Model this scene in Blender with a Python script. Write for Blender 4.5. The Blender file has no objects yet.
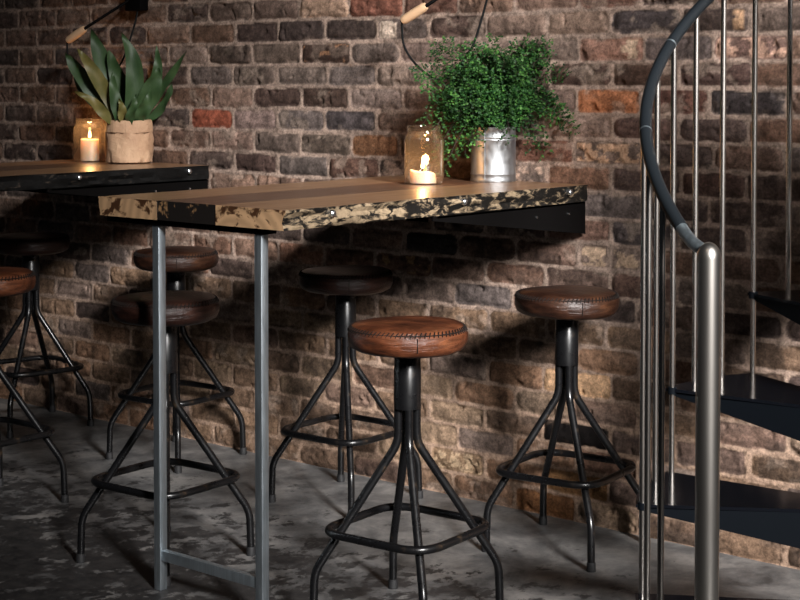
import bpy, bmesh, math, random
import numpy as np
from mathutils import Vector, Matrix

PI = math.pi
R = math.radians
S = bpy.context.scene
COL = S.collection
random.seed(7)

# ------------------------------------------------------------------ camera, world, light
# world frame: brick wall is the plane y = 0 (x runs along it), floor is z = 0, the room is y < 0
cam = bpy.data.cameras.new('camera')
cam.sensor_width = 36.0
cam.lens = 72.0
cam.shift_y = -0.2064
cam.clip_start = 0.05
camo = bpy.data.objects.new('camera', cam)
camo.location = (3.795, -4.459, 1.473)
camo.rotation_euler = (R(88.0), 0, R(40.4))
COL.objects.link(camo)
S.camera = camo

S.view_settings.view_transform = 'Standard'
S.view_settings.look = 'None'
S.view_settings.gamma = 1.0
S.view_settings.use_curve_mapping = False
S.view_settings.exposure = 0.0
S.cycles.max_bounces = 10
S.cycles.transparent_max_bounces = 24
S.cycles.sample_clamp_indirect = 4.0
S.cycles.use_denoising = True

W = bpy.data.worlds.new('room_dusk')
S.world = W
W.use_nodes = True
bgn = W.node_tree.nodes['Background']
bgn.inputs[0].default_value = (0.75, 0.85, 1.0, 1)
bgn.inputs[1].default_value = 0.008


def area(name, loc, target, sx, sy, power, color, spread=180):
    l = bpy.data.lights.new(name, 'AREA')
    l.shape = 'RECTANGLE'
    l.size, l.size_y = sx, sy
    l.energy = power
    l.color = color
    l.spread = R(spread)
    o = bpy.data.objects.new(name, l)
    o.location = loc
    o.rotation_euler = (Vector(target) - Vector(loc)).to_track_quat('-Z', 'Y').to_euler()
    COL.objects.link(o)
    return o


def spot(name, loc, target, power, color, angle, blend=0.8, radius=0.06):
    l = bpy.data.lights.new(name, 'SPOT')
    l.energy = power
    l.color = color
    l.spot_size = R(angle)
    l.spot_blend = blend
    l.shadow_soft_size = radius
    o = bpy.data.objects.new(name, l)
    o.location = loc
    o.rotation_euler = (Vector(target) - Vector(loc)).to_track_quat('-Z', 'Y').to_euler()
    COL.objects.link(o)
    return o


# tall shop window to the right, where the staircase side of the room opens to the street
area('window_daylight', (8.7, -4.5, 4.85), (1.40, -0.5, 1.02), 1.9, 2.3, 82, (1.0, 0.975, 0.955), 19.5)
# warm ceiling spots over the room
spot('ceiling_spot_light', (2.2, -3.2, 3.0), (0.9, -0.6, 0.9), 8, (1.0, 0.80, 0.60), 60, 1.0, 0.1)

# ------------------------------------------------------------------ mesh helpers


class MB:
    """collects geometry and links it as one mesh object"""

    def __init__(self):
        self.v, self.f, self.m, self.s = [], [], [], []

    def add(self, verts, faces, mat=0, smooth=True):
        b = len(self.v)
        self.v += [tuple(p) for p in verts]
        for f in faces:
            self.f.append([b + i for i in f])
            self.m.append(mat)
            self.s.append(smooth)
        return self

    def box(self, lo, hi, mat=0, bevel=0.0):
        bm = bmesh.new()
        bmesh.ops.create_cube(bm, size=1)
        for p in bm.verts:
            for i in range(3):
                p.co[i] = lo[i] + (p.co[i] + .5) * (hi[i] - lo[i])
        if bevel:
            bmesh.ops.bevel(bm, geom=bm.edges[:], offset=bevel, segments=2, profile=.5, affect='EDGES')
        bm.verts.index_update()
        self.add([p.co[:] for p in bm.verts], [[q.index for q in f.verts] for f in bm.faces], mat, False)
        bm.free()
        return self

    def tube(self, path, r, seg=12, mat=0, cap=True, flat=None):
        path = [Vector(p) for p in path]
        n = len(path)
        rr = r if isinstance(r, (list, tuple)) else [r] * n
        t0 = (path[1] - path[0]).normalized()
        a = Vector((0, 0, 1)) if abs(t0.z) < .9 else Vector((1, 0, 0))
        u = t0.cross(a).normalized()
        vs = []
        tp = t0
        for i, p in enumerate(path):
            t = (path[min(i + 1, n - 1)] - path[max(i - 1, 0)]).normalized()
            q = tp.rotation_difference(t)
            u = (q @ u)
            u = (u - t * u.dot(t)).normalized()
            w = t.cross(u)
            tp = t
            for k in range(seg):
                c, s_ = math.cos(2 * PI * k / seg), math.sin(2 * PI * k / seg)
                vs.append(p + (u * c + w * s_) * rr[i])
        fs = []
        for i in range(n - 1):
            for k in range(seg):
                k2 = (k + 1) % seg
                fs.append([i * seg + k, i * seg + k2, (i + 1) * seg + k2, (i + 1) * seg + k])
        self.add(vs, fs, mat, True)
        if cap:
            b = len(self.v) - len(vs)
            self.f.append([b + k for k in range(seg)][::-1]); self.m.append(mat); self.s.append(False)
            self.f.append([b + (n - 1) * seg + k for k in range(seg)]); self.m.append(mat); self.s.append(False)
        return self

    def loop_tube(self, path, r, seg=10, mat=0):
        path = [Vector(p) for p in path]
        n = len(path)
        vs, fs = [], []
        for i, p in enumerate(path):
            t = (path[(i + 1) % n] - path[i - 1]).normalized()
            u = t.cross(Vector((0, 0, 1))).normalized()
            w = t.cross(u)
            for k in range(seg):
                vs.append(p + (u * math.cos(2 * PI * k / seg) + w * math.sin(2 * PI * k / seg)) * r)
        for i in range(n):
            j = (i + 1) % n
            for k in range(seg):
                k2 = (k + 1) % seg
                fs.append([i * seg + k, i * seg + k2, j * seg + k2, j * seg + k])
        return self.add(vs, fs, mat, True)

    def lathe(self, prof, seg=32, center=(0, 0), mat=0, fn=None, close=False):
        """prof: (radius, z) pairs; radius 0 makes a pole"""
        vs, fs, rows = [], [], []
        for (r, z) in prof:
            if r < 1e-6:
                rows.append([len(vs)])
                vs.append((center[0], center[1], z))
            else:
                row = []
                for k in range(seg):
                    a = 2 * PI * k / seg
                    rr, zz = (r, z) if fn is None else fn(r, z, a)
                    row.append(len(vs))
                    vs.append((center[0] + rr * math.cos(a), center[1] + rr * math.sin(a), zz))
                rows.append(row)
        pairs = list(zip(rows[:-1], rows[1:]))
        if close:
            pairs.append((rows[-1], rows[0]))
        for a, b in pairs:
            for k in range(seg):
                k2 = (k + 1) % seg
                if len(a) == 1 and len(b) == 1:
                    continue
                if len(a) == 1:
                    fs.append([a[0], b[k2], b[k]])
                elif len(b) == 1:
                    fs.append([a[k], a[k2], b[0]])
                else:
                    fs.append([a[k], a[k2], b[k2], b[k]])
        return self.add(vs, fs, mat, True)

    def prism(self, poly, z0, z1, mat=0):
        n = len(poly)
        vs = [(x, y, z0) for x, y in poly] + [(x, y, z1) for x, y in poly]
        fs = [list(range(n))[::-1], [n + i for i in range(n)]]
        fs += [[i, (i + 1) % n, n + (i + 1) % n, n + i] for i in range(n)]
        return self.add(vs, fs, mat, False)

    def build(self, name, mats, parent=None, recalc=True, sharp=40):
        me = bpy.data.meshes.new(name)
        me.from_pydata(self.v, [], self.f)
        if not isinstance(mats, (list, tuple)):
            mats = [mats]
        for m in mats:
            me.materials.append(m)
        me.polygons.foreach_set('material_index', self.m)
        me.polygons.foreach_set('use_smooth', self.s)
        if recalc:
            bm = bmesh.new()
            bm.from_mesh(me)
            bmesh.ops.recalc_face_normals(bm, faces=bm.faces)
            bm.to_mesh(me)
            bm.free()
        if sharp:
            me.set_sharp_from_angle(angle=R(sharp))
        me.update()
        o = bpy.data.objects.new(name, me)
        COL.objects.link(o)
        if parent is not None:
            o.parent = parent
        return o


def tag(o, label=None, cat=None, group=None, kind=None):
    for k, v in (('label', label), ('category', cat), ('group', group), ('kind', kind)):
        if v:
            o[k] = v
    return o


def empty(name, loc, rz=0.0):
    o = bpy.data.objects.new(name, None)
    o.empty_display_size = .1
    o.location = loc
    o.rotation_euler = (0, 0, rz)
    COL.objects.link(o)
    return o


def copy_tree(o, parent=None):
    c = o.copy()
    COL.objects.link(c)
    if parent is not None:
        c.parent = parent
    for ch in [q for q in bpy.data.objects if q.parent == o]:
        copy_tree(ch, c)
    return c


def fillet(pts, rad, seg=6, closed=False):
    """round the corners of a polyline"""
    pts = [Vector(p) for p in pts]
    n = len(pts)
    out = []
    for i, p in enumerate(pts):
        if not closed and i in (0, n - 1):
            out.append(p)
            continue
        a, b = pts[i - 1], pts[(i + 1) % n]
        da, db = (a - p), (b - p)
        d = min(rad, da.length * .49, db.length * .49)
        s0, s1 = p + da.normalized() * d, p + db.normalized() * d
        for k in range(seg + 1):
            t = k / seg
            out.append(s0 * (1 - t) ** 2 + p * 2 * t * (1 - t) + s1 * t * t)
    return out


def spline(pts, n=60):
    pts = [Vector(p) for p in pts]
    P = [pts[0] * 2 - pts[1]] + pts + [pts[-1] * 2 - pts[-2]]
    out = []
    m = len(pts) - 1
    for i in range(n + 1):
        s = i / n * m
        k = min(int(s), m - 1)
        t = s - k
        a, b, c, d = P[k:k + 4]
        out.append(.5 * ((2 * b) + (c - a) * t + (2 * a - 5 * b + 4 * c - d) * t * t + (3 * b - a - 3 * c + d) * t ** 3))
    return out


# ------------------------------------------------------------------ numpy noise
def vnoise(x, y, seed=0):
    """smooth value noise in [0,1]"""
    rng = np.random.default_rng(seed)
    T = rng.random((256, 256))
    xi, yi = np.floor(x).astype(int), np.floor(y).astype(int)
    fx, fy = x - xi, y - yi
    fx = fx * fx * (3 - 2 * fx)
    fy = fy * fy * (3 - 2 * fy)
    g = lambda a, b: T[a & 255, b & 255]
    return ((g(xi, yi) * (1 - fx) + g(xi + 1, yi) * fx) * (1 - fy) + (g(xi, yi + 1) * (1 - fx) + g(xi + 1, yi + 1) * fx) * fy)


def fbm(x, y, seed=0, octv=4):
    t, a, tot = 0, 1.0, 0
    for o in range(octv):
        t = t + a * vnoise(x * 2 ** o, y * 2 ** o, seed + o * 17)
        tot += a
        a *= .5
    return t / tot


def sstep(a, b, x):
    t = np.clip((x - a) / (b - a), 0, 1)
    return t * t * (3 - 2 * t)


# ------------------------------------------------------------------ materials
def mat(name):
    m = bpy.data.materials.new(name)
    m.use_nodes = True
    nt = m.node_tree
    b = nt.nodes['Principled BSDF']
    return m, nt, b


def simple(name, col, rough=.5, metal=0.0, spec=.5):
    m, nt, b = mat(name)
    b.inputs['Base Color'].default_value = (*col, 1)
    b.inputs['Roughness'].default_value = rough
    b.inputs['Metallic'].default_value = metal
    b.inputs['Specular IOR Level'].default_value = spec
    return m


def nz(nt, scale, detail=4, rough=.55, stretch=None, coord='Object', dist=0.0):
    tc = nt.nodes.new('ShaderNodeTexCoord')
    n = nt.nodes.new('ShaderNodeTexNoise')
    n.inputs['Scale'].default_value = scale
    n.inputs['Detail'].default_value = detail
    n.inputs['Roughness'].default_value = rough
    n.inputs['Distortion'].default_value = dist
    if stretch:
        mp = nt.nodes.new('ShaderNodeMapping')
        mp.inputs['Scale'].default_value = stretch
        nt.links.new(tc.outputs[coord], mp.inputs[0])
        nt.links.new(mp.outputs[0], n.inputs['Vector'])
    else:
        nt.links.new(tc.outputs[coord], n.inputs['Vector'])
    return n.outputs['Fac']


def ramp(nt, fac, stops, interp='LINEAR'):
    r = nt.nodes.new('ShaderNodeValToRGB')
    e = r.color_ramp.elements
    r.color_ramp.interpolation = interp
    while len(e) < len(stops):
        e.new(.5)
    for i, (p, c) in enumerate(stops):
        e[i].position = p
        e[i].color = (*c, 1) if not isinstance(c, (int, float)) else (c, c, c, 1)
    nt.links.new(fac, r.inputs[0])
    return r.outputs[0]


def mixc(nt, fac, a, b, mode='MIX'):
    n = nt.nodes.new('ShaderNodeMix')
    n.data_type = 'RGBA'
    n.blend_type = mode
    for s, v in ((n.inputs[0], fac), (n.inputs[6], a), (n.inputs[7], b)):
        if isinstance(v, (int, float)):
            s.default_value = v
        elif isinstance(v, tuple):
            s.default_value = (*v, 1)
        else:
            nt.links.new(v, s)
    return n.outputs[2]


def bump(nt, b, h, strength=.3, dist=.002):
    n = nt.nodes.new('ShaderNodeBump')
    n.inputs['Strength'].default_value = strength
    n.inputs['Distance'].default_value = dist
    nt.links.new(h, n.inputs['Height'])
    nt.links.new(n.outputs[0], b.inputs['Normal'])


# bricks: colour of each brick and of the mortar is stored on the mesh, grain is added here
M_brick, nt, b = mat('old_brick')
at = nt.nodes.new('ShaderNodeVertexColor')
at.layer_name = 'clay'
g1 = mixc(nt, 1.0, ramp(nt, nz(nt, 110, 5, .75), [(.3, .5), (.7, 1.5)]), ramp(nt, nz(nt, 34, 6, .7, dist=.5), [(.32, .50), (.5, 1.0), (.68, 1.45)]), 'MULTIPLY')
nt.links.new(mixc(nt, 1.0, at.outputs[0], g1, 'MULTIPLY'), b.inputs['Base Color'])
b.inputs['Roughness'].default_value = .78
b.inputs['Specular IOR Level'].default_value = .14
bump(nt, b, nz(nt, 75, 6, .75), .5, .005)

# floor: worn dark paint over grey concrete
M_floor, nt, b = mat('worn_concrete')
big = nz(nt, 1.1, 3, .5)
flake = nz(nt, 9.0, 12, .74, stretch=(1.3, 1, 1), dist=.25)
base = ramp(nt, nz(nt, 5.0, 9, .72, dist=.3), [(.34, (.035, .035, .036)), (.5, (.115, .113, .112)), (.66, (.235, .222, .21))])
dark = ramp(nt, nz(nt, 25, 4, .6), [(.3, (.014, .014, .015)), (.7, (.045, .042, .041))])
tc = nt.nodes.new('ShaderNodeTexCoord')
sx = nt.nodes.new('ShaderNodeSeparateXYZ')
nt.links.new(tc.outputs['Object'], sx.inputs[0])
# paint survives further out from the wall, worn off along it
mr = nt.nodes.new('ShaderNodeMapRange')
mr.inputs[1].default_value = -.15; mr.inputs[2].default_value = -1.3
mr.inputs[3].default_value = -.15; mr.inputs[4].default_value = .075
nt.links.new(sx.outputs[1], mr.inputs[0])
ad = nt.nodes.new('ShaderNodeMath'); ad.operation = 'ADD'
nt.links.new(flake, ad.inputs[0]); nt.links.new(mr.outputs[0], ad.inputs[1])
msk = ramp(nt, ad.outputs[0], [(.495, 0.0), (.525, 1.0)])
nt.links.new(mixc(nt, msk, base, dark), b.inputs['Base Color'])
rr = ramp(nt, flake, [(.3, .38), (.7, .6)])
nt.links.new(rr, b.inputs['Roughness'])
b.inputs['Specular IOR Level'].default_value = .4
bump(nt, b, ad.outputs[0], .25, .004)

def wood(name, c0, c1, c2, rough=.32):
    m, nt, b = mat(name)
    g = nz(nt, 6, 6, .6, stretch=(9, .55, 4), dist=.5)
    g2 = nz(nt, 60, 3, .6, stretch=(6, .25, 2))
    col = ramp(nt, g, [(.28, c0), (.5, c1), (.72, c2)])
    col = mixc(nt, .35, col, ramp(nt, g2, [(.35, .45), (.65, 1.2)]), 'MULTIPLY')
    nt.links.new(col, b.inputs['Base Color'])
    b.inputs['Roughness'].default_value = rough
    b.inputs['Specular IOR Level'].default_value = .45
    b.inputs['Coat Weight'].default_value = .25
    b.inputs['Coat Roughness'].default_value = .22
    bump(nt, b, g2, .12, .001)
    return m


def bark(name, pale, dark, lo=.46, hi=.56, scale=16):
    m, nt, b = mat(name)
    n1 = nz(nt, scale, 7, .65, stretch=(1, .6, 1.6), dist=.7)
    n2 = nz(nt, 70, 4, .6)
    tcb = nt.nodes.new('ShaderNodeTexCoord'); sp = nt.nodes.new('ShaderNodeSeparateXYZ')
    nt.links.new(tcb.outputs['Object'], sp.inputs[0])
    mrb = nt.nodes.new('ShaderNodeMapRange')       # more bark left on towards the wall end of the slab
    mrb.inputs[1].default_value = -1.4; mrb.inputs[2].default_value = 0
    mrb.inputs[3].default_value = .045; mrb.inputs[4].default_value = -.075
    nt.links.new(sp.outputs[1], mrb.inputs[0])
    adb = nt.nodes.new('ShaderNodeMath'); adb.operation = 'ADD'
    nt.links.new(n1, adb.inputs[0]); nt.links.new(mrb.outputs[0], adb.inputs[1])
    col = ramp(nt, adb.outputs[0], [(lo, dark), (hi, pale)])
    col = mixc(nt, .6, col, ramp(nt, n2, [(.3, .4), (.7, 1.3)]), 'MULTIPLY')
    nt.links.new(col, b.inputs['Base Color'])
    b.inputs['Roughness'].default_value = .6
    b.inputs['Specular IOR Level'].default_value = .2
    bump(nt, b, n1, .5, .006)
    return m


def endgrain(name, tan, dark, lo, hi):
    m, nt, b = mat(name)
    tc = nt.nodes.new('ShaderNodeTexCoord')
    mp = nt.nodes.new('ShaderNodeMapping')
    mp.inputs['Location'].default_value = (-.62, 0, -.98)
    nt.links.new(tc.outputs['Object'], mp.inputs[0])
    w = nt.nodes.new('ShaderNodeTexWave')
    w.wave_type = 'RINGS'; w.rings_direction = 'Y'
    w.inputs['Scale'].default_value = 9; w.inputs['Distortion'].default_value = 3.0
    w.inputs['Detail'].default_value = 3
    nt.links.new(mp.outputs[0], w.inputs['Vector'])
    rings = mixc(nt, w.outputs['Fac'], tuple(c * .72 for c in tan), tan)
    n1 = nz(nt, 14, 6, .65, stretch=(1, 1, 1.3), dist=.5)
    k = ramp(nt, n1, [(lo, 1.0), (hi, 0.0)])
    nt.links.new(mixc(nt, k, rings, dark), b.inputs['Base Color'])
    b.inputs['Roughness'].default_value = .42
    bump(nt, b, n1, .3, .003)
    return m


M_tan = wood('tan_timber', (.12, .058, .027), (.245, .132, .066), (.34, .20, .105))
M_walnut = wood('dark_timber', (.045, .022, .013), (.10, .05, .028), (.17, .09, .05))
M_bark = bark('black_and_tan_bark', (.23, .17, .108), (.006, .005, .004), .48, .57, 34)
M_barkdark = bark('charred_bark', (.07, .053, .04), (.003, .003, .003), .56, .72, 24)
M_end_tan = endgrain('tan_end_grain', (.46, .285, .155), (.05, .021, .009), .44, .49)
M_end_dark = endgrain('blackened_end_grain', (.30, .17, .08), (.010, .008, .007), .58, .64)
M_under = simple('dark_underside', (.018, .014, .012), .7)  # flat dark colour for board undersides and inner sides

def metal(name, col, rough, scr=.06, scale=(40, 40, 3)):
    m, nt, b = mat(name)
    b.inputs['Metallic'].default_value = 1
    n = nz(nt, 4, 5, .6, stretch=scale)
    nt.links.new(mixc(nt, n, tuple(c * .7 for c in col), tuple(min(1, c * 1.2) for c in col)), b.inputs['Base Color'])
    nt.links.new(ramp(nt, n, [(.2, max(.05, rough - scr)), (.8, rough + scr)]), b.inputs['Roughness'])
    return m


M_steel = metal('raw_steel', (.58, .65, .70), .46)
M_inox = metal('brushed_stainless', (.74, .69, .64), .25, .02, (3, 3, .3))
M_newel = metal('satin_stainless', (.66, .62, .57), .32, .03, (3, 3, .3))
M_ferrule = metal('blue_grey_ferrule', (.50, .58, .63), .42)
M_tin = metal('galvanised_tin', (.38, .39, .40), .50, .14, (16, 16, 10))
M_chrome = simple('zinc_bolt', (.75, .78, .8), .25, 1.0)

M_blacksteel, nt, b = mat('worn_black_steel')
n = nz(nt, 18, 6, .7)
k = ramp(nt, n, [(.60, 0.0), (.70, 1.0)])
nt.links.new(mixc(nt, k, (.004, .004, .0045), (.045, .029, .017)), b.inputs['Base Color'])
nt.links.new(ramp(nt, n, [(.3, .22), (.7, .38)]), b.inputs['Roughness'])
b.inputs['Metallic'].default_value = .0
b.inputs['Specular IOR Level'].default_value = .42
M_rubber = simple('black_rubber', (.012, .012, .013), .6)
M_plate = simple('black_plate', (.0025, .0022, .0022), .6, .0, .05)
M_tread = simple('gloss_black_tread', (.003, .0035, .005), .12, .0, .3)
M_tread_side = simple('blue_black_steel', (.003, .004, .0055), .4, .0, .06)
M_rail = simple('black_handrail_grip', (.007, .009, .011), .42, .0, .28)

def leather(name, lo, mid, hi):
    m, nt, b = mat(name)
    n1 = nz(nt, 9, 6, .6, dist=.4)
    n2 = nz(nt, 14, 5, .6, stretch=(1, 1, 5), dist=.8)
    col = ramp(nt, n1, [(.3, lo), (.52, mid), (.75, hi)])
    col = mixc(nt, .7, col, ramp(nt, n2, [(.38, .35), (.55, 1.15)]), 'MULTIPLY')
    nt.links.new(col, b.inputs['Base Color'])
    b.inputs['Roughness'].default_value = .38
    b.inputs['Specular IOR Level'].default_value = .35
    bump(nt, b, n2, .8, .006)
    return m


M_leather = leather('saddle_leather', (.026, .008, .004), (.085, .026, .011), (.17, .060, .024))
M_leather_shaded = leather('shaded_leather', (.006, .0025, .002), (.016, .006, .004), (.042, .016, .010))  # same seat leather, with the tables' shade put into the colour
M_leather_dim = leather('dimmed_leather', (.009, .0035, .0025), (.026, .010, .0055), (.07, .028, .012))  # same leather again, partial shade put into the colour
M_thread = simple('dark_thread', (.008, .005, .004), .8, 0, .2)
M_grip = simple('pale_turned_wood', (.62, .40, .24), .45)
M_cord = simple('black_cord', (.004, .004, .004), .6, 0, .15)

# thin clear glass that lets lamplight through
M_glass = bpy.data.materials.new('clear_glass')
M_glass.use_nodes = True
nt = M_glass.node_tree
nt.nodes.clear()
out = nt.nodes.new('ShaderNodeOutputMaterial')
tr = nt.nodes.new('ShaderNodeBsdfTransparent'); tr.inputs[0].default_value = (.95, .93, .90, 1)
gl = nt.nodes.new('ShaderNodeBsdfGlossy'); gl.inputs['Roughness'].default_value = .04
fr = nt.nodes.new('ShaderNodeLayerWeight'); fr.inputs[0].default_value = .35
mr = nt.nodes.new('ShaderNodeMapRange'); mr.inputs[3].default_value = .07; mr.inputs[4].default_value = .75
nt.links.new(fr.outputs['Facing'], mr.inputs[0])
mx = nt.nodes.new('ShaderNodeMixShader')
nt.links.new(mr.outputs[0], mx.inputs[0]); nt.links.new(tr.outputs[0], mx.inputs[1]); nt.links.new(gl.outputs[0], mx.inputs[2])
df = nt.nodes.new('ShaderNodeBsdfTranslucent'); df.inputs[0].default_value = (.9, .82, .74, 1)
m2 = nt.nodes.new('ShaderNodeMixShader'); m2.inputs[0].default_value = .02
nt.links.new(mx.outputs[0], m2.inputs[1]); nt.links.new(df.outputs[0], m2.inputs[2])
nt.links.new(m2.outputs[0], out.inputs[0])

M_wax, nt, b = mat('candle_wax')
b.inputs['Base Color'].default_value = (.85, .72, .60, 1)
b.inputs['Roughness'].default_value = .5
b.inputs['Subsurface Weight'].default_value = .6
b.inputs['Subsurface Radius'].default_value = (.03, .018, .010)
b.inputs['Subsurface Scale'].default_value = 1.0
M_flame, nt, b = mat('candle_flame')
b.inputs['Base Color'].default_value = (0, 0, 0, 1)
b.inputs['Emission Color'].default_value = (1.0, .62, .25, 1)
b.inputs['Emission Strength'].default_value = 22
M_wick = simple('burnt_wick', (.01, .008, .006), .9)

M_paper, nt, b = mat('washed_kraft_paper')
n = nz(nt, 12, 6, .6)
nt.links.new(ramp(nt, n, [(.3, (.38, .22, .13)), (.7, (.55, .36, .225))]), b.inputs['Base Color'])
b.inputs['Roughness'].default_value = .75
bump(nt, b, nz(nt, 22, 4, .5, dist=1.2), .7, .01)
M_soil = simple('potting_soil', (.012, .009, .007), .95)

def leafmat(name, c0, c1, rough=.45, scale=14):
    m, nt, b = mat(name)
    nt.links.new(ramp(nt, nz(nt, scale, 4, .6), [(.3, c0), (.7, c1)]), b.inputs['Base Color'])
    b.inputs['Roughness'].default_value = rough
    b.inputs['Specular IOR Level'].default_value = .35
    return m


M_fern, nt, b = mat('fern_green')
gi = nt.nodes.new('ShaderNodeNewGeometry')
leafc = ramp(nt, gi.outputs['Random Per Island'], [(0, (.005, .025, .006)), (.55, (.014, .058, .010)), (1, (.050, .130, .022))])
nt.links.new(mixc(nt, 1.0, leafc, ramp(nt, nz(nt, 11, 3, .5), [(.35, .45), (.68, 1.35)]), 'MULTIPLY'), b.inputs['Base Color'])
b.inputs['Roughness'].default_value = .6
b.inputs['Specular IOR Level'].default_value = .25
M_stem = simple('dark_stem', (.02, .015, .01), .6)
M_leaf = leafmat('strap_leaf_green', (.018, .042, .015), (.045, .085, .03), .5, 10)
M_leaf_candlelit = leafmat('candlelit_leaf', (.07, .075, .02), (.16, .13, .04), .45, 16)  # green leaf with the candle's yellow light put into its colour

# ------------------------------------------------------------------ the room
FZ = -.018                                         # floor level
X0, X1, ZT = -3.7, 3.0, 2.25
STEP = .005
nx, nzv = int((X1 - X0) / STEP) + 1, int(ZT / STEP) + 1
gx = np.linspace(X0, X1, nx)
gz = np.linspace(FZ - .01, ZT, nzv)
GX, GZ = np.meshgrid(gx, gz)
PITCH, COURSE, ZREF = .2550, .0862, 1.4425     # brick pitch, course height, height of one bed joint
# bed joints wander a little
zw = GZ + .006 * (vnoise(GX * 2.2, GZ * 9, 3) - .5) + .004 * (vnoise(GX * 7, GZ * 12, 4) - .5)
rowf = (zw - ZREF) / COURSE
row = np.floor(rowf).astype(int)               # row 0 sits just above ZREF
off = np.where(row % 2 == 0, .147, .014)
rng = np.random.default_rng(12)
jit = (rng.random((64, 64)) - .5)
xw = GX + .006 * (vnoise(GX * 8, GZ * 14, 8) - .5) - off
colf = xw / PITCH
colr = np.round(colf).astype(int)               # nearest perpend
jx = jit[(row + 32) % 64, (colr + 32) % 64] * .026
coli = np.where(xw >= colr * PITCH + jx, colr, colr - 1)
jl = jit[(row + 32) % 64, (coli + 32) % 64] * .026
jr = jit[(row + 32) % 64, (coli + 33) % 64] * .026
xl, xr_ = coli * PITCH + jl, (coli + 1) * PITCH + jr
bw = xr_ - xl
u = xw - xl
v = (rowf - row) * COURSE
hj_b, hj_p = .0062, .0062                       # half joint widths


def bh(k, seed):                                # one random number per brick
    T = np.random.default_rng(seed).random((64, 64))
    return T[(row + 32) % 64, (k + 32) % 64]


# a few bricks laid as two headers
spec_split = {(-7 + 0, 2): 1}
rad = .011 + .018 * bh(coli, 21) ** 2
cx_, cz_ = bw / 2, COURSE / 2
qx = np.abs(u - cx_) - (bw / 2 - hj_p - rad)
qz = np.abs(v - cz_) - (COURSE / 2 - hj_b - rad)
d = -(np.hypot(np.maximum(qx, 0), np.maximum(qz, 0)) + np.minimum(np.maximum(qx, qz), 0) - rad)
# two painted headers below the table bracket: split that brick in the middle
split = ((row == -7) & (coli == 3))
d = np.where(split, np.minimum(d, np.abs(u - cx_) - .008), d)
d = d + .008 * (fbm(GX * 34, GZ * 34, 31, 3) - .52) + .007 * (fbm(GX * 11, GZ * 14, 33, 2) - .5) - .004 * np.maximum(vnoise(GX * 9, GZ * 18, 41) - .68, 0) * 3
inside = sstep(0, .007, d)
face = .010 + .006 * (bh(coli, 51) - .5) + .008 * (fbm(GX * 22, GZ * 30, 61, 4) - .5) + .05 * (bh(coli, 52) - .5) * (u - cx_) * .25
dome = .005 * sstep(0, .022, d)
pit = -.006 * sstep(.70, .80, fbm(GX * 26, GZ * 26, 71, 3)) * inside
mort = .0078 + .005 * (fbm(GX * 28, GZ * 40, 81, 4) - .5) + .004 * (vnoise(GX * 3, GZ * 10, 82) - .5)
gap = -.0025 * (1 - sstep(0, .0035, np.abs(d + .0005)))
hgt = mort * (1 - inside) + (face + dome - .004) * inside + pit + gap

# ---- clay colours
PAL = np.array([(.105, .072, .058), (.078, .056, .047), (.125, .088, .070), (.058, .043, .038), (.135, .105, .090),
                (.095, .062, .046), (.048, .036, .033), (.145, .098, .075), (.085, .070, .064), (.110, .068, .050)])
pi = (bh(coli, 91) * len(PAL)).astype(int)
C = PAL[pi].copy()
WARM = np.array([(.145, .100, .068), (.12, .083, .058), (.165, .122, .086), (.09, .063, .046), (.14, .088, .058)])
wi = (bh(coli, 92) * len(WARM)).astype(int)
low = (row < -9) & (bh(coli, 93) < .8)
C[low] = WARM[wi[low]]
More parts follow.
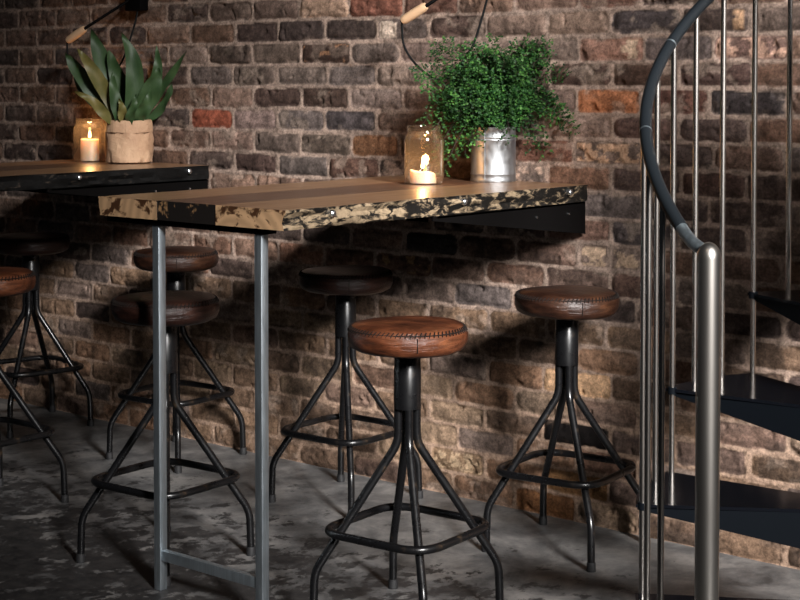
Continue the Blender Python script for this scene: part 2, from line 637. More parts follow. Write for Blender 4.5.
# bricks that stand out: (row, x on the wall) -> colour
SPEC = [(3, -.37, (.30, .215, .160)), (3, -.11, (.135, .062, .045)), (3, .14, (.12, .07, .055)), (3, .65, (.15, .105, .085)), (3, -.62, (.085, .062, .052)), (3, -.87, (.075, .055, .046)), (3, .9, (.14, .085, .068)),
        (2, -.75, (.055, .040, .036)), (2, -.50, (.036, .028, .026)), (2, -.24, (.042, .032, .029)), (2, .02, (.085, .070, .064)), (2, .28, (.062, .044, .038)), (2, .53, (.135, .100, .082)), (2, .78, (.155, .115, .092)), (2, 1.03, (.042, .036, .037)), (2, 1.28, (.048, .036, .032)), (2, 1.55, (.09, .07, .06)),
        (1, -.87, (.050, .038, .032)), (1, -.62, (.090, .070, .058)), (1, -.37, (.040, .027, .022)), (1, -.11, (.115, .094, .084)), (1, .14, (.105, .080, .070)), (1, .65, (.14, .11, .094)), (1, .9, (.195, .118, .092)), (1, 1.16, (.088, .073, .070)), (1, 1.41, (.11, .07, .06)),
        (0, -.75, (.088, .070, .060)), (0, -.5, (.100, .082, .072)), (0, -.24, (.110, .094, .088)), (0, .02, (.12, .095, .08)), (0, .78, (.052, .034, .028)), (0, 1.03, (.058, .038, .030)), (0, 1.28, (.055, .036, .032)),
        (-1, -.87, (.135, .096, .078)), (-1, -.62, (.052, .036, .031)), (-1, -.37, (.040, .027, .022)), (-1, -.11, (.160, .128, .114)), (-1, .65, (.125, .092, .078)), (-1, .9, (.27, .118, .060)), (-1, 1.16, (.085, .045, .036)), (-1, 1.41, (.030, .026, .027)),
        (-2, -1.0, (.170, .055, .034)), (-2, -.75, (.155, .118, .108)), (-2, -.5, (.105, .090, .086)), (-2, -.24, (.052, .046, .048)), (-2, .78, (.175, .132, .112)), (-2, 1.03, (.070, .046, .040)), (-2, 1.28, (.068, .050, .045)),
        (-3, -.87, (.150, .108, .090)), (-3, -.62, (.075, .060, .052)), (-3, -.37, (.066, .053, .044)), (-3, -.11, (.180, .098, .056)), (-3, .65, (.130, .068, .050)), (-3, .9, (.105, .080, .068)), (-3, 1.16, (.060, .046, .042)),
        (-4, -.75, (.050, .034, .030)), (-4, -.5, (.078, .067, .062)), (-4, -.24, (.080, .047, .036)), (-4, .78, (.140, .085, .060)), (-4, 1.03, (.062, .046, .042)), (-4, 1.28, (.060, .038, .032)),
        (-5, .9, (.090, .076, .072)), (-6, .78, (.14, .09, .072)), (-6, 1.03, (.055, .047, .047)), (-7, .14, (.020, .018, .018)), (-8, -.5, (.20, .115, .082)), (-8, .01, (.10, .065, .05)), (-8, 1.03, (.085, .055, .045)),
        (-9, .4, (.090, .078, .075)), (-10, -1.38, (.13, .095, .065)), (-12, .78, (.33, .215, .125)), (-14, .78, (.007, .006, .006)), (-16, .27, (.17, .12, .078)), (-17, .65, (.15, .075, .035)), (-16, .9, (.15, .085, .04))]
keyspec = {}
for r_, x_, c_ in SPEC:
    o_ = .147 if r_ % 2 == 0 else .014
    k_ = int(math.floor((x_ - o_) / PITCH))
    keyspec[(r_, k_)] = c_
smask = np.zeros(row.shape, dtype=bool)
for (r_, k_), c_ in keyspec.items():
    smask |= (row == r_) & (coli == k_)
    C[(row == r_) & (coli == k_)] = c_
# two-tone firing and grime inside each brick
mott = .5 * fbm(GX * 9, GZ * 16, 101, 5) + .5 * fbm(GX * 32, GZ * 22, 102, 4)
C = C * 1.25 * (.15 + 1.7 * mott)[..., None]
grey = np.array((.085, .074, .068))
gk = np.where(smask, .4, 1.0)[..., None] * sstep(.50, .68, fbm(GX * 5 + 40, GZ * 9, 111, 5))[..., None] * .3
C = C * (1 - gk) + grey * gk
kiln = np.where(smask, .15, 1.0)[..., None] * sstep(.62, .74, fbm(GX * 6, GZ * 7 + 9, 121, 5))[..., None] * .6
C = C * (1 - kiln) + np.array((.020, .016, .015)) * kiln
# lime bloom and paint scabs
bloom = sstep(.56, .66, fbm(GX * 17, GZ * 24, 131, 5)) * sstep(.55, .8, bh(coli, 132))
def patch(r_, x_, thr, colr_, sc=30, lo=None, hi=None):
    """scabs of old paint on one brick"""
    global C
    o_ = .147 if r_ % 2 == 0 else .014
    k_ = int(math.floor((x_ - o_) / PITCH))
    m_ = (row == r_) & (coli == k_)
    a_ = sstep(thr, thr + .05, fbm(GX * sc, GZ * sc * 1.2, 200 + r_ * 3 + k_, 4)) * m_ * sstep(.002, .008, d)
    if lo is not None:
        a_ = a_ * sstep(lo - .004, lo + .004, GX) * (1 - sstep(hi - .004, hi + .004, GX))
    C = C * (1 - a_[..., None]) + np.array(colr_) * a_[..., None]
C = C * (1 - .45 * bloom[..., None]) + np.array((.30, .25, .21)) * .45 * bloom[..., None]
CREAM, PINK = (.46, .36, .27), (.40, .27, .21)
patch(2, .02, .34, (.52, .45, .38), 22, -.095, -.01)
patch(1, .9, .40, CREAM, 26, .955, 1.03)
patch(1, 1.41, .47, PINK, 30)
patch(-3, .9, .47, (.42, .29, .20), 34)
patch(-7, .9, .43, (.44, .34, .25), 22)
patch(-8, .01, .55, (.28, .18, .10), 34)
patch(-10, -1.38, .47, (.42, .30, .17), 34)
patch(-4, .02, .42, (.36, .27, .22), 26)
patch(-4, .53, .46, (.40, .30, .24), 30)
patch(-12, .78, .30, (.46, .31, .19), 20)
C[(row == -14) & (coli == 2)] = (.006, .005, .005)
patch(-16, .27, .50, (.40, .31, .21), 34)
patch(1, -.37, .60, (.26, .15, .09), 26)
patch(2, 1.28, .25, (.36, .24, .15), 12, 1.365, 1.40)
mcol = np.array((.295, .236, .200)) * (.62 + .76 * fbm(GX * 12, GZ * 16, 141, 5))[..., None]
warmz = (1 - sstep(.2, .75, GZ))[..., None]
mcol = mcol * (1 - .5 * warmz) + mcol * np.array((1.0, .85, .66)) * .5 * warmz
smear = np.clip(sstep(.002, -.002, d) + .55 * sstep(.66, .76, fbm(GX * 15, GZ * 22, 151, 4)) * sstep(.016, .0, d), 0, 1)[..., None]
C = C * (1 - smear) + mcol * smear
C = np.clip(C * np.array((1.06, .97, .92)), .004, .9)

V = np.stack([GX, -hgt, GZ], -1).reshape(-1, 3)
i = np.arange((nzv - 1) * nx).reshape(nzv - 1, nx)[:, :-1].reshape(-1)
Q = np.stack([i, i + 1, i + nx + 1, i + nx], 1)
me = bpy.data.meshes.new('wall_back')
me.vertices.add(len(V)); me.vertices.foreach_set('co', V.astype(np.float32).ravel())
me.loops.add(Q.size); me.loops.foreach_set('vertex_index', Q.astype(np.int32).ravel())
me.polygons.add(len(Q))
me.polygons.foreach_set('loop_start', np.arange(0, Q.size, 4, dtype=np.int32))
me.update(calc_edges=True)
me.polygons.foreach_set('use_smooth', np.ones(len(Q), dtype=bool))
ca = me.color_attributes.new('clay', 'FLOAT_COLOR', 'POINT')
ca.data.foreach_set('color', np.concatenate([C.reshape(-1, 3), np.ones((len(V), 1))], 1).astype(np.float32).ravel())
me.materials.append(M_brick)
wall = bpy.data.objects.new('wall_back', me)
COL.objects.link(wall)
tag(wall, 'old brick wall behind the bar tables', 'wall', kind='structure')

fl = MB().box((-4.2, -5.6, FZ - .08), (5.8, .06, FZ)).build('floor', M_floor)
tag(fl, 'worn grey concrete floor with flaking dark paint', 'floor', kind='structure')

# ------------------------------------------------------------------ spiral staircase
SC = Vector((2.300, -.792, 0))
RS = .656
DEG0 = -127.63                                    # bearing of baluster 0
def bearing(n): return R(DEG0 - 9.683 * n)
def on_circle(n, r=RS, z=0.0):
    a = bearing(n)
    return Vector((SC.x + r * math.cos(a), SC.y + r * math.sin(a), z))
def tread_z(k): return .222 * (k + 1)
def rail_z(n): return 1.506 + .0752 * (n - 4)

st = empty('spiral_staircase', (SC.x, SC.y, 0))
tag(st, 'black and stainless spiral staircase standing before the brick wall', 'staircase')
inv = Matrix.Translation((-SC.x, -SC.y, 0))
def L(p):                                          # world to staircase frame
    return inv @ Vector(p)
pole = MB().lathe([(0, FZ), (.11, FZ), (.11, FZ + .012), (.057, FZ + .012), (.057, 3.3), (0, 3.3)], 32).build('centre_column', M_plate, st)
for k in range(10):
    n0 = -1 + 3 * k
    z = tread_z(k)
    poly = []
    for s_ in range(13):
        p = L(on_circle(n0 + 3.12 * s_ / 12 - .06, .672))
        poly.append((p.x, p.y))
    for s_ in (12, 6, 0):
        p = L(on_circle(n0 + 3 * s_ / 12, .05))
        poly.append((p.x, p.y))
    t = MB().prism(poly, z - .008, z).build('tread', M_tread, st)
    # deep side plates below the two radial edges
    for n_ in ((n0 + .03), (n0 + 2.97)):
        a, c = L(on_circle(n_, .665)), L(on_circle(n_, .055))
        e = (c - a).normalized().cross(Vector((0, 0, 1))) * .003
        top = z - .008
        vs = [a + e, a - e, c - e, c + e]
        vs = [Vector((p.x, p.y, top)) for p in vs] + [Vector((p.x, p.y, top - h)) for p, h in zip(vs, (.008, .008, .135, .135))]
        g = MB().add(vs, [[0, 1, 2, 3], [7, 6, 5, 4], [0, 4, 5, 1], [1, 5, 6, 2], [2, 6, 7, 3], [3, 7, 4, 0]], 0, False)
        g.build('side_plate', M_tread_side, t)
for n in range(0, 29):
    if n % 3 == 2:
        k = (n + 1) // 3 - 1
        z0 = tread_z(k) - .012
    else:
        k = (n + 1) // 3
        z0 = tread_z(k)
    p = L(on_circle(n))
    bl = MB().tube([(p.x, p.y, z0), (p.x, p.y, rail_z(n))], .0078, 14).build('baluster', M_inox, st)
    if n % 3 == 2:                                 # collar where it passes the corner of the next tread
        z1 = tread_z(k + 1)
        MB().lathe([(.0085, z1 - .014), (.0125, z1 - .014), (.0125, z1 + .004), (.0085, z1 + .004)], 16, (p.x, p.y), close=True).build('collar', M_tread_side, bl)
npos = L((2.076, -1.413, 0))
pr = [(0, FZ), (.055, FZ), (.055, FZ + .006), (.0262, FZ + .006), (.0262, 1.088)]
pr += [(.0262 * math.cos(a), 1.088 + .034 * math.sin(a)) for a in np.linspace(.15, 1.45, 8)] + [(0, 1.1225)]
MB().lathe(pr, 36, (npos.x, npos.y)).build('newel_post', M_newel, st)
pts = [L(on_circle(n, RS - .003, rail_z(n))) for n in np.arange(-1.0, 29.01, .2)]
start = Vector((npos.x - .012, npos.y + .012, 1.098))
pts = [start, start.lerp(pts[0], .5) + Vector((-.004, -.004, 0))] + pts
fullp = spline(pts, 420)
cut = 8
hr = MB().tube(fullp[cut:], .0150, 18).build('handrail', M_rail, st)
MB().tube(fullp[:cut + 1], .0138, 18).build('ferrule', M_ferrule, st)
for n in (1.9, 4.75):
    q = [L(on_circle(n + dn, RS - .003, rail_z(n + dn))) for dn in (-.02, .02)]
    MB().tube(q, .0153, 18).build('rail_joint', M_ferrule, hr)

# ------------------------------------------------------------------ bar tables
ZTAB, TH = 1.124, .056



def plank(parent, xa, xb, ya, yb, mats, wl, wr, seed, top, skew=0.0):
    """one board: wl / wr = how far the left / right edge wanders (live edge)"""
    n = 110
    vs, fs, ms = [], [], []
    ys = np.linspace(ya, yb, n)
    nl = lambda y, q, f: fbm(np.array([y * f + 3.1]), np.array([q * 7.7 + seed]), seed, 3)[0] - .5
    prof = [(0, 0), (.0, .35), (0, .7), (0, 1)]
    for y in ys:
        ring = []
        for t in (0, .12, .35, .62, .86, 1.0):      # left side, bottom to top
            ring.append((xa + wl * (1.6 * nl(y, t, 6) + .6 * nl(y, t, 25)) + wl * .5 * (1 - t) , y, ZTAB - TH + TH * t - (.004 * abs(nl(y, 5, 9)) if wl and t == 1 else 0)))
        for t in (1.0, .86, .62, .35, .12, 0):
            ring.append((xb + skew * (y - ya) + wr * (1.6 * nl(y, t, 6) + .6 * nl(y, t, 25)) - wr * .5 * (1 - t), y, ZTAB - TH + TH * t - (.004 * abs(nl(y, 6, 9)) if wr and t == 1 else 0)))
        vs += ring
    K = 12
    for a in range(n - 1):
        for k in range(K):
            k2 = (k + 1) % K
            fs.append([a * K + k, a * K + k2, (a + 1) * K + k2, (a + 1) * K + k])
            ms.append(0 if k == 5 else 3 if k == 11 else 1)
    mb = MB()
    mb.add(vs, fs, 0, False)
    mb.m = ms
    mb.f.append(list(range(K))); mb.m.append(2); mb.s.append(False)
    mb.f.append([(n - 1) * K + k for k in range(K)][::-1]); mb.m.append(2); mb.s.append(False)
    o = mb.build('plank', mats, parent)
    return o


def table(label, dx, dark_edge):
    t = empty('bar_table', (dx, 0, 0))
    tag(t, label, 'table', 'slab bar tables on the brick wall')
    ya, yb = -1.420, -.026
    edge = M_barkdark if dark_edge else M_bark
    plank(t, .030, .292, ya, yb, [M_tan, M_barkdark, M_end_tan, M_under], .010, .0, 3, M_tan)
    plank(t, .294, .535, ya + .002, yb, [M_walnut, M_under, M_end_dark, M_under], .0, .0, 5, M_walnut)
    plank(t, .537, .805, ya, yb, [M_tan, edge, M_end_tan, M_under], .0, .016, 11, M_tan, .027)
    for y in (-1.244, -.677, -.139):
        MB().lathe([(0, .017), (.006, .016), (.010, .012), (.0105, 0), (.0105, -.012)], 16).build('bolt', M_chrome, t)
        bo = [q for q in bpy.data.objects if q.parent == t and q.name.startswith('bolt')][-1]
        bo.location = (.804 + .027 * (y + 1.42), y, ZTAB - .020)
        bo.rotation_euler = (0, R(90), 0)
    # two square tube posts with a bar between them, under the free end
    for xa in (.247, .668):
        MB().box((xa, -1.400, FZ), (xa + .028, -1.372, ZTAB - TH - .018), bevel=.0028).build('post', M_steel, t)
    MB().box((.275, -1.396, .071), (.668, -1.376, .101), bevel=.0012).build('cross_bar', M_steel, t)
    MB().box((.05, -1.404, ZTAB - TH - .018), (.705, -1.350, ZTAB - TH - .0005)).build('top_bar', M_plate, t)
    # folded steel brackets on the wall
    for x, s_ in ((.826, -1), (.05, 1)):
        zt = ZTAB - TH - .001
        vs = []
        for xx in (x, x + s_ * .006):
            vs += [(xx, -.026, zt), (xx, -.026, zt - .108), (xx, -.82, zt - .012), (xx, -.82, zt)]
        mb = MB().add(vs, [[0, 1, 2, 3], [7, 6, 5, 4], [0, 4, 5, 1], [1, 5, 6, 2], [2, 6, 7, 3], [3, 7, 4, 0]], 0, False)
        xa, xb = sorted((x, x + s_ * .10))
        mb.box((xa, -.020, zt - .108), (xb, -.026, zt - .001))
        mb.box((xa, -.80, zt - .006), (xb, -.026, zt - .0005))
        br = mb.build('bracket', M_plate, t)
        for y in (-.12, -.30):
            MB().lathe([(0, .004), (.004, .003), (.005, -.003)], 12).build('rivet', M_chrome, br)
            rv = [q for q in bpy.data.objects if q.parent == br and q.name.startswith('rivet')][-1]
            rv.location = (x + (.001 if s_ < 0 else -.001), y, zt - .035)
            rv.rotation_euler = (0, R(90) if s_ < 0 else R(-90), 0)
    return t


table('timber slab bar table with live edge under the fern, nearest the stairs', 0, False)
table('dark timber slab bar table at far left, under the paper plant pot', -1.834, True)

# ------------------------------------------------------------------ stools
SEAT_H, LEG_R = .825, .0118


def make_stool(seat_mat):
    t = empty('bar_stool', (0, 0, 0))
    def wob(r, z, a):
        w = 1 + .008 * math.sin(3 * a + 1) + .006 * math.sin(7 * a + z * 60)
        return r * w, z + .0015 * math.sin(2 * a + .5)
    h = SEAT_H
    prof = [(0, h - .078), (.142, h - .078), (.157, h - .070), (.1645, h - .054), (.1665, h - .036), (.163, h - .020),
            (.1585, h - .0165), (.156, h - .0125), (.148, h - .007), (.115, h - .002), (.06, h + .001), (0, h + .002)]
    seat = MB().lathe(prof, 72, fn=wob).build('seat', seat_mat, t, sharp=60)
    sm = MB()
    for k in range(78):
        a = 2 * PI * k / 78
        p = [(.1648 * math.cos(a), .1648 * math.sin(a), h - .0225), (.161 * math.cos(a + .02), .161 * math.sin(a + .02), h - .0145), (.1555 * math.cos(a + .045), .1555 * math.sin(a + .045), h - .0095)]
        sm.tube(p, .0016, 5)
    loop = [(.1612 * math.cos(2 * PI * k / 72), .1612 * math.sin(2 * PI * k / 72), h - .017) for k in range(72)]
    sm.loop_tube(loop, .0016, 6)
    sm.build('stitching', M_thread, seat)
    a = R(-90)
    MB().tube([(.1672 * math.cos(a), .1672 * math.sin(a), h - .022 - .010 * q) if q else (.1655 * math.cos(a), .1655 * math.sin(a), h - .022) for q in range(5)], .0012, 5).build('seam', M_thread, seat)
    MB().lathe([(.030, h - .240), (.0375, h - .240), (.0375, h - .130), (.0365, h - .128), (.0365, h - .079), (.05, h - .0785), (.05, h - .0775), (0, h - .0775)], 28).build('column', M_blacksteel, t)
    for k in range(4):
        c, s_ = math.cos(PI / 2 * k), math.sin(PI / 2 * k)
        path = [(.0255, h - .225), (.0255, .490), (.258, .140), (.262, .012)]
        path = fillet([(r_ * c, r_ * s_, z_) for r_, z_ in path], .030, 8)
        lg = MB().tube(path, LEG_R, 14).build('leg', M_blacksteel, t)
        p = (.262 * c, .262 * s_)
        MB().lathe([(0, 0), (.0145, 0), (.0150, .004), (.0135, .026), (.0112, .028)], 16, p).build('rubber_foot', M_rubber, lg)
    rv = .250
    ring = fillet([(rv * math.cos(PI / 2 * k), rv * math.sin(PI / 2 * k), .252) for k in range(4)], .090, 8, True)
    MB().loop_tube(ring, .0115, 12).build('foot_ring', M_blacksteel, t)
    return t


stool_a = make_stool(M_leather)
TH_ = 40.4
STOOLS = [  # x, y, bearing of the first leg, seat leather, label
    (.970, -1.108, TH_ + 9, M_leather, 'stool with the glossy tan brown leather seat, right of the table, nearest the camera'),
    (.004, -.301, TH_ + 6, M_leather_shaded, 'stool with a shade-darkened round seat between the table and the brick wall'),
    (.920, -.264, TH_ + 11, M_leather_dim, 'stool with a seat dimmed to dark brown closest to the spiral staircase'),
    (.047, -1.176, TH_ + 8, M_leather_shaded, 'stool with a dark round seat directly behind the table\'s left steel post'),
    (-.945, -.251, TH_ + 9, M_leather_dim, 'stool by the wall whose shiny brown seat shows just above another seat'),
    (-1.870, -.258, TH_ - 7, M_leather_shaded, 'stool in deep shade by the wall under the left table'),
    (-.911, -1.155, TH_ + 6, M_leather, 'stool with an orange brown seat cut off by the left edge'),
]
LEATHERED = {}
for idx, (x, y, a, lm, lab) in enumerate(STOOLS):
    o = stool_a if idx == 0 else copy_tree(stool_a)
    o.location = (x, y, FZ)
    o.rotation_euler = (0, 0, R(a))
    tag(o, lab, 'stool', 'leather topped bar stools')
    if lm is not M_leather:
        s_ = [q for q in bpy.data.objects if q.parent == o and q.name.startswith('seat')][0]
        if lm.name not in LEATHERED:
            me = s_.data.copy()
            me.materials[0] = lm
            LEATHERED[lm.name] = me
        s_.data = LEATHERED[lm.name]

# ------------------------------------------------------------------ jars and candles
def jar(loc, r, h, label):
    t = empty('glass_jar', loc)
    tag(t, label, 'jar', 'candle jars on the tables')
    prof = [(0, .004), (r - .006, .004), (r - .0025, .010), (r - .002, h * .74), (r - .006, h * .82), (r * .80, h * .88), (r * .79, h - .004), (r * .81, h), (r * .86, h - .001), (r * .865, h - .012), (r * .84, h * .90), (r * .86, h * .875), (r - .003, h * .81), (r, h * .73), (r, .008), (r - .004, .001), (0, .001)]
    MB().lathe(prof, 48).build('glass_body', M_glass, t)
    return t


def candle(loc, r, h, slump, flame_h, label, power):
    t = empty('candle', loc)
    tag(t, label, 'candle', 'lit candles in the jars')
    def fn(rr, z, a):
        if z > h * .7:
            return rr, z - slump * (.5 + .5 * math.sin(a + .9)) * (rr / r) - slump * .35 * (.5 + .5 * math.sin(3 * a)) * (rr / r)
        return rr * (1 + .25 * slump * 20 * (1 - z / h) * max(0, math.sin(a + .9))), z
    MB().lathe([(0, 0), (r, 0), (r, h * .3), (r, h * .8), (r * .99, h - .002), (r * .93, h), (r * .82, h - .004), (r * .4, h - .007), (0, h - .007)], 40, fn=fn).build('wax', M_wax, t)
    MB().tube([(0, 0, h - .008), (.001, 0, h + .004), (.003, .001, h + .010)], .0012, 6).build('wick', M_wick, t)
    fp = [(0, 0), (.0035, .002), (.0062, .25), (.0058, .45), (.0032, .75), (.0012, .93), (0, 1)]
    MB().lathe([(a, h + .004 + flame_h * b_) for a, b_ in fp], 16).build('flame', M_flame, t)
    l = bpy.data.lights.new('candle_glow', 'POINT')
    l.energy = power
    l.color = (1.0, .50, .18)
    l.shadow_soft_size = .012
    lo = bpy.data.objects.new('candle_glow', l)
    COL.objects.link(lo)
    lo.parent = t
    lo.location = (0, 0, h + .004 + flame_h * 1.3)
    return t


jar((.412, -.361, ZTAB), .0660, .195, 'clear glass jar beside the galvanised pot, holding a low melted candle')
candle((.408, -.363, ZTAB + .0045), .043, .044, .012, .024, 'low melted candle burning in the jar beside the fern', 1.1)
jar((-1.589, -.158, ZTAB), .0680, .182, 'clear glass jar beside the paper pot, holding a tall candle')
candle((-1.589, -.158, ZTAB + .0045), .039, .092, .002, .030, 'tall white pillar candle burning in the jar at left', 1.2)

# ------------------------------------------------------------------ fern in a tin
fx, fy = .499, -.095
fern = empty('potted_fern', (fx, fy, ZTAB))
tag(fern, 'feathery green maidenhair fern in a galvanised tin pot on the table', 'plant')
pr = [(0, .002), (.074, .002), (.0765, .0), (.0785, .006), (.077, .010), (.0765, .022), (.0785, .026), (.0765, .030), (.0765, .138), (.0785, .142), (.0765, .147), (.0785, .152), (.0765, .157), (.0765, .176), (.0790, .180), (.0790, .186), (.0760, .186), (.0745, .180), (.0740, .150)]
pot = MB().lathe(pr, 56).build('tin_pot', M_tin, fern)
MB().tube([(.0775 * math.cos(R(-75)), .0775 * math.sin(R(-75)), .01), (.0775 * math.cos(R(-75)), .0775 * math.sin(R(-75)), .18)], .0022, 6).build('seam', M_tin, pot)
MB().lathe([(0, .168), (.05, .166), (.0748, .158)], 24).build('soil', M_soil, fern)
RT = Vector((.7615, .6481, 0))                     # along the picture
FWD = Vector((-.6481, .7615, 0))
rnd = random.Random(5)
fm, sm = MB(), MB()
def leaflet(p, dirv, size):
    if math.hypot(p.x + .087, p.y + .266) < .085 and p.z < .215:
        return                                     # keep clear of the jar
    n = Vector((rnd.uniform(-.5, .7), rnd.uniform(-.9, .0), rnd.uniform(.2, 1.0))).normalized()
    dv = (dirv - n * dirv.dot(n))
    if dv.length < 1e-4:
        return
    dv.normalize()
    w = n.cross(dv)
    a = rnd.uniform(.42, .62) * size
    pts = [p, p + dv * size * .55 + w * a, p + dv * size * .9 + w * a * .62, p + dv * size + n * size * .10, p + dv * size * .88 - w * a * .65, p + dv * size * .5 - w * a]
    pts = [Vector((q.x, min(q.y, -fy - .022), q.z)) for q in pts]
    fm.add(pts, [[0, 1, 2, 3], [0, 3, 4, 5]], 0, False)
def frond(base, tip, lift, size=.0078, dens=1.5):
    base, tip = Vector(base), Vector(tip)
    c = (base + tip) / 2 + Vector((0, 0, lift))
    path = []
    for i in range(15):
        t = i / 14
        p = base * (1 - t) ** 2 + c * 2 * t * (1 - t) + tip * t * t
        p = off_wall(p, -fy - .035)
        path.append(p)
    sm.tube(path, [.0013 - .0008 * i / 14 for i in range(15)], 5, cap=False)
    total = sum((path[i + 1] - path[i]).length for i in range(14))
    side = 1
    npin = int(total / .015 * dens)
    for j in range(npin):
        t = .28 + .72 * j / max(1, npin - 1)
        k = min(int(t * 14), 13)
        p = path[k].lerp(path[k + 1], t * 14 - k)
        tg = (path[k + 1] - path[k]).normalized()
        sd = tg.cross(Vector((rnd.uniform(-.4, .4), -1, rnd.uniform(-.2, .6)))).normalized() * side
        side = -side
        ln = (.056 * (1 - .72 * t) + .012) * rnd.uniform(.8, 1.25)
        m = max(3, int(ln / .0050))
        dr = (sd + tg * .55 + Vector((0, 0, rnd.uniform(-.2, .15)))).normalized()
        for q in range(m):
            pp = p + dr * ln * (q + .6) / m + Vector((0, 0, -.12 * (q / m) ** 2 * ln))
            sg = 1 if q % 2 else -1
            leaflet(pp, (dr + sg * sd.cross(dr) * .9 + Vector((rnd.uniform(-.4, .4), rnd.uniform(-.4, .4), rnd.uniform(-.5, .3)))).normalized(), size * rnd.uniform(.75, 1.25))
def off_wall(p, lim):                              # slide towards the room when too close to the bricks
    return p - FWD * max(0.0, (p.y - lim) / .7615)
def tipat(u, z, dep):                              # along the wall / height above the table / towards the room
    return RT * u + Vector((0, 0, z)) - FWD * dep
for q in range(150):                                # the dome of the plant
    a = rnd.uniform(0, 2 * PI)
    b0 = Vector((.045 * math.cos(a), .045 * math.sin(a), .165))
    w_, q_ = rnd.uniform(0, 2 * PI), rnd.random() ** .5
    u_ = -.035 + .165 * q_ * math.cos(w_)
    z_ = .335 + .125 * q_ * math.sin(w_) - .25 * max(0, -u_ - .08) + .12 * max(0, u_)
    frond(b0, tipat(u_, z_, rnd.uniform(-.02, .15)), rnd.uniform(.03, .10))
for (u_, z_, dp, lf) in [(-.21, .455, .02, .14), (-.17, .47, .0, .12), (-.265, .37, .03, .16), (-.25, .34, .05, .14), (.19, .455, .02, .13), (.16, .47, .05, .12), (.23, .36, .03, .17), (.12, .48, .0, .10), (.0, .49, .02, .08), (-.08, .47, .03, .10), (-.22, .30, .08, .15), (.17, .42, .08, .13), (.08, .46, .06, .1),
                         (-.24, .20, .05, .22), (-.22, .12, .06, .24), (-.20, .06, .06, .22), (-.17, .03, .04, .20), (-.15, .09, .1, .2), (-.21, .16, .1, .2),
                         (.26, .17, .02, .24), (.255, .19, .03, .20), (.22, .22, .03, .22), (.17, .10, .04, .24), (.165, .13, .05, .22), (.13, .12, .06, .2), (.20, .21, .04, .2), (.18, .25, .05, .2), (-.10, .10, .08, .18), (-.06, .13, .12, .16), (.05, .15, .12, .14)]:
    a = rnd.uniform(0, 2 * PI)
    frond(Vector((.04 * math.cos(a), .04 * math.sin(a), .165)), tipat(u_, z_, dp), lf, .0088, 1.35)
fol = fm.build('foliage', M_fern, fern, recalc=False, sharp=None)
tag(fol, 'fine fan shaped fern leaflets', kind='stuff')
sm.build('stems', M_stem, fern)

# ------------------------------------------------------------------ broad leaved plant in a paper pot
px_, py_ = -1.373, -.125
pl = empty('potted_plant', (px_, py_, ZTAB))
tag(pl, 'broad strap leaved plant in a folded brown paper pot on the left table', 'plant')
def crumple(r, z, a):
    k = .0035 * math.sin(5 * a + z * 40) + .003 * math.sin(11 * a - z * 70) + .002 * math.sin(17 * a + z * 120)
    return r + k, z
pb = MB().lathe([(0, .002), (.084, .002), (.093, .006), (.096, .03), (.097, .07), (.096, .10), (.095, .130), (.092, .133), (.090, .170), (.086, .175), (.083, .15)], 72, fn=crumple).build('paper_pot', M_paper, pl)
MB().lathe([(.0965, .130), (.1005, .129), (.0990, .160), (.0965, .177), (.090, .180), (.086, .176)], 72, fn=lambda r, z, a: (r + .002 * math.sin(4 * a + 1) + .0012 * math.sin(13 * a), z + .0018 * math.sin(3 * a))).build('folded_cuff', M_paper, pb)
MB().lathe([(0, .160), (.05, .16), (.0835, .153)], 24).build('soil', M_soil, pl)
def strap_leaf(ctrl, width, mt, twist=0.0):
    """ctrl: (u along the picture, height, towards the room)"""
    pts = []
    for u_, z_, d_ in ctrl:
        p = tipat(u_, z_, d_)
        pts.append(off_wall(p, -py_ - .045))
    path = spline(pts, 22)
    vs, fs = [], []
    n = len(path)
    for i, p in enumerate(path):
        t = i / (n - 1)
        tg = (path[min(i + 1, n - 1)] - path[max(i - 1, 0)]).normalized()
        face_ = (Vector((.55, -.8, .25)) + RT * twist).normalized()
        sd = tg.cross(face_).normalized()
        nn = sd.cross(tg).normalized()
        w = width * (math.sin(PI * min(1, (t * .93 + .07)) ** .85) ** .8 * .95 + .05 * (1 - t))
        wav = .007 * math.sin(t * 15 + width * 300)
        for q, (fw_, up_) in enumerate(((-1, .22), (-.5, .05), (0, -.06), (.5, .05), (1, .22))):
            pt = p + sd * w * fw_ + nn * (w * up_ + wav * fw_)
            pt.y = min(pt.y, -py_ - .022)
            vs.append(pt)
    for i in range(n - 1):
        for q in range(4):
            fs.append([i * 5 + q, i * 5 + q + 1, (i + 1) * 5 + q + 1, (i + 1) * 5 + q])
    return MB().add(vs, fs, 0, True).build('leaf', mt, pl, recalc=False, sharp=None)
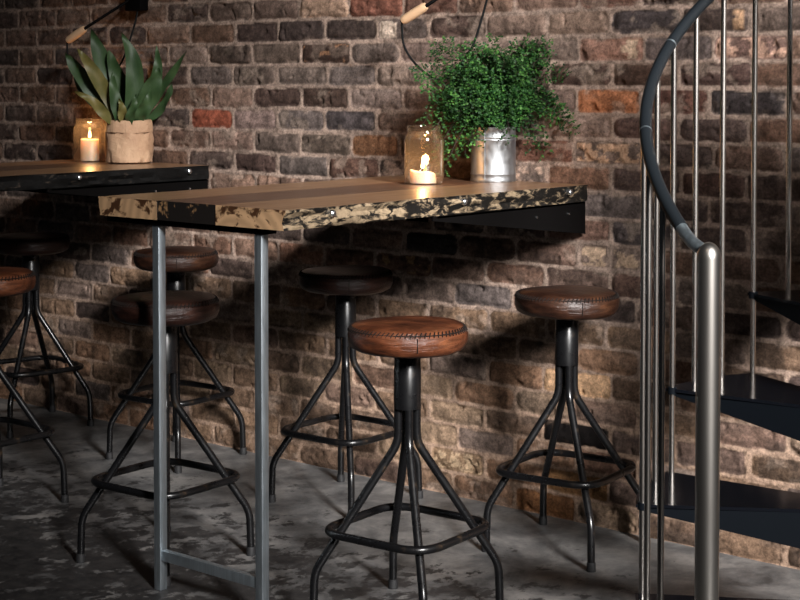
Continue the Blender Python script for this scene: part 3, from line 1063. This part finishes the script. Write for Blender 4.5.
LEAVES = [([(-.02, .15, .02), (-.12, .28, .03), (-.20, .38, .04), (-.255, .46, .05)], .038, M_leaf, -.2),
          ([(-.01, .15, .04), (-.08, .29, .07), (-.14, .40, .10), (-.19, .475, .12)], .030, M_leaf_candlelit, .1),
          ([(0, .15, -.02), (-.06, .32, -.02), (-.12, .45, -.01), (-.155, .56, 0)], .042, M_leaf, .1),
          ([(.01, .15, .05), (.035, .30, .07), (.03, .43, .08), (-.015, .54, .08)], .038, M_leaf, .3),
          ([(.03, .15, .01), (.11, .27, .01), (.18, .36, 0), (.265, .475, -.01)], .021, M_leaf, .1),
          ([(.03, .15, .03), (.08, .26, .06), (.12, .34, .08), (.14, .395, .09)], .040, M_leaf, .5),
          ([(.02, .15, .0), (.09, .30, -.03), (.12, .39, -.03), (.115, .49, -.03)], .026, M_leaf, .2),
          ([(-.03, .15, .05), (-.08, .20, .09), (-.13, .26, .12), (-.20, .30, .14)], .022, M_leaf_candlelit, .2),
          ([(-.02, .15, .06), (-.03, .22, .09), (-.045, .30, .10), (-.05, .38, .10)], .026, M_leaf, .4),
          ([(0, .15, .06), (-.01, .19, .09), (-.01, .23, .11), (-.02, .27, .12)], .020, M_leaf_candlelit, .3),
          ([(.03, .15, .05), (.06, .20, .08), (.09, .25, .10), (.11, .31, .10)], .024, M_leaf, .4),
          ([(-.03, .15, .01), (-.12, .24, .0), (-.19, .31, 0), (-.23, .37, 0)], .030, M_leaf, 0),
          ([(.01, .15, .07), (.02, .19, .10), (.04, .24, .12), (.05, .29, .12)], .018, M_leaf, .2),
          ([(-.01, .15, .0), (-.03, .30, .0), (-.06, .40, .01), (-.08, .47, .02)], .034, M_leaf, 0),
          ([(.04, .15, 0), (.12, .21, .0), (.17, .28, 0), (.19, .34, 0)], .018, M_leaf, 0)]
for c_, w_, m_, t_ in LEAVES:
    strap_leaf(c_, w_, m_, t_)

# ------------------------------------------------------------------ wall arms with wooden grips and looping cords
def wall_arm(dx, dz, label):
    t = empty('wall_arm', (.43 + dx, -.016, 1.90 + dz))
    tag(t, label, 'wall fitting', 'swing arms on the wall')
    o = Vector((.43, -.016, 1.90))
    p0, p1, p2 = (Vector(q) - o for q in ((.199, -.22, 1.674), (.288, -.20, 1.724), (.406, -.05, 1.850)))
    MB().box((-.05, -.045, -.10), (.05, 0, .10), bevel=.004).build('wall_mount', M_plate, t)
    ax = (p1 - p0).normalized()
    MB().tube(spline([p0 - ax * .006, p1, p1 + (p2 - p1) * .5, p2, p2 + Vector((.005, .025, .03))], 30), .0062, 10).build('arm', M_plate, t)
    n = 12
    gp = [p0.lerp(p1, i / n) for i in range(n + 1)]
    gr = [.0125 if i in (0, n) else .0150 + .0022 * math.sin(PI * i / n) for i in range(n + 1)]
    gr[1] = .0158; gr[-2] = .0158
    MB().tube(gp, gr, 20).build('grip', M_grip, t)
    cp = [(.199, -.22, 1.674), (.196, -.22, 1.655), (.205, -.22, 1.591), (.238, -.21, 1.535), (.297, -.20, 1.487), (.346, -.19, 1.473), (.391, -.17, 1.504), (.416, -.13, 1.559), (.428, -.10, 1.617), (.444, -.06, 1.745), (.450, -.05, 1.80)]
    MB().tube(spline([Vector(q) - o for q in cp], 70), .0042, 8).build('cord', M_cord, t)
    return t


wall_arm(0, 0, 'black wall arm with pale wooden grip and looping cord above the fern')
wall_arm(-1.853, -.04, 'black wall arm with wooden grip above the broad leaved plant at left')
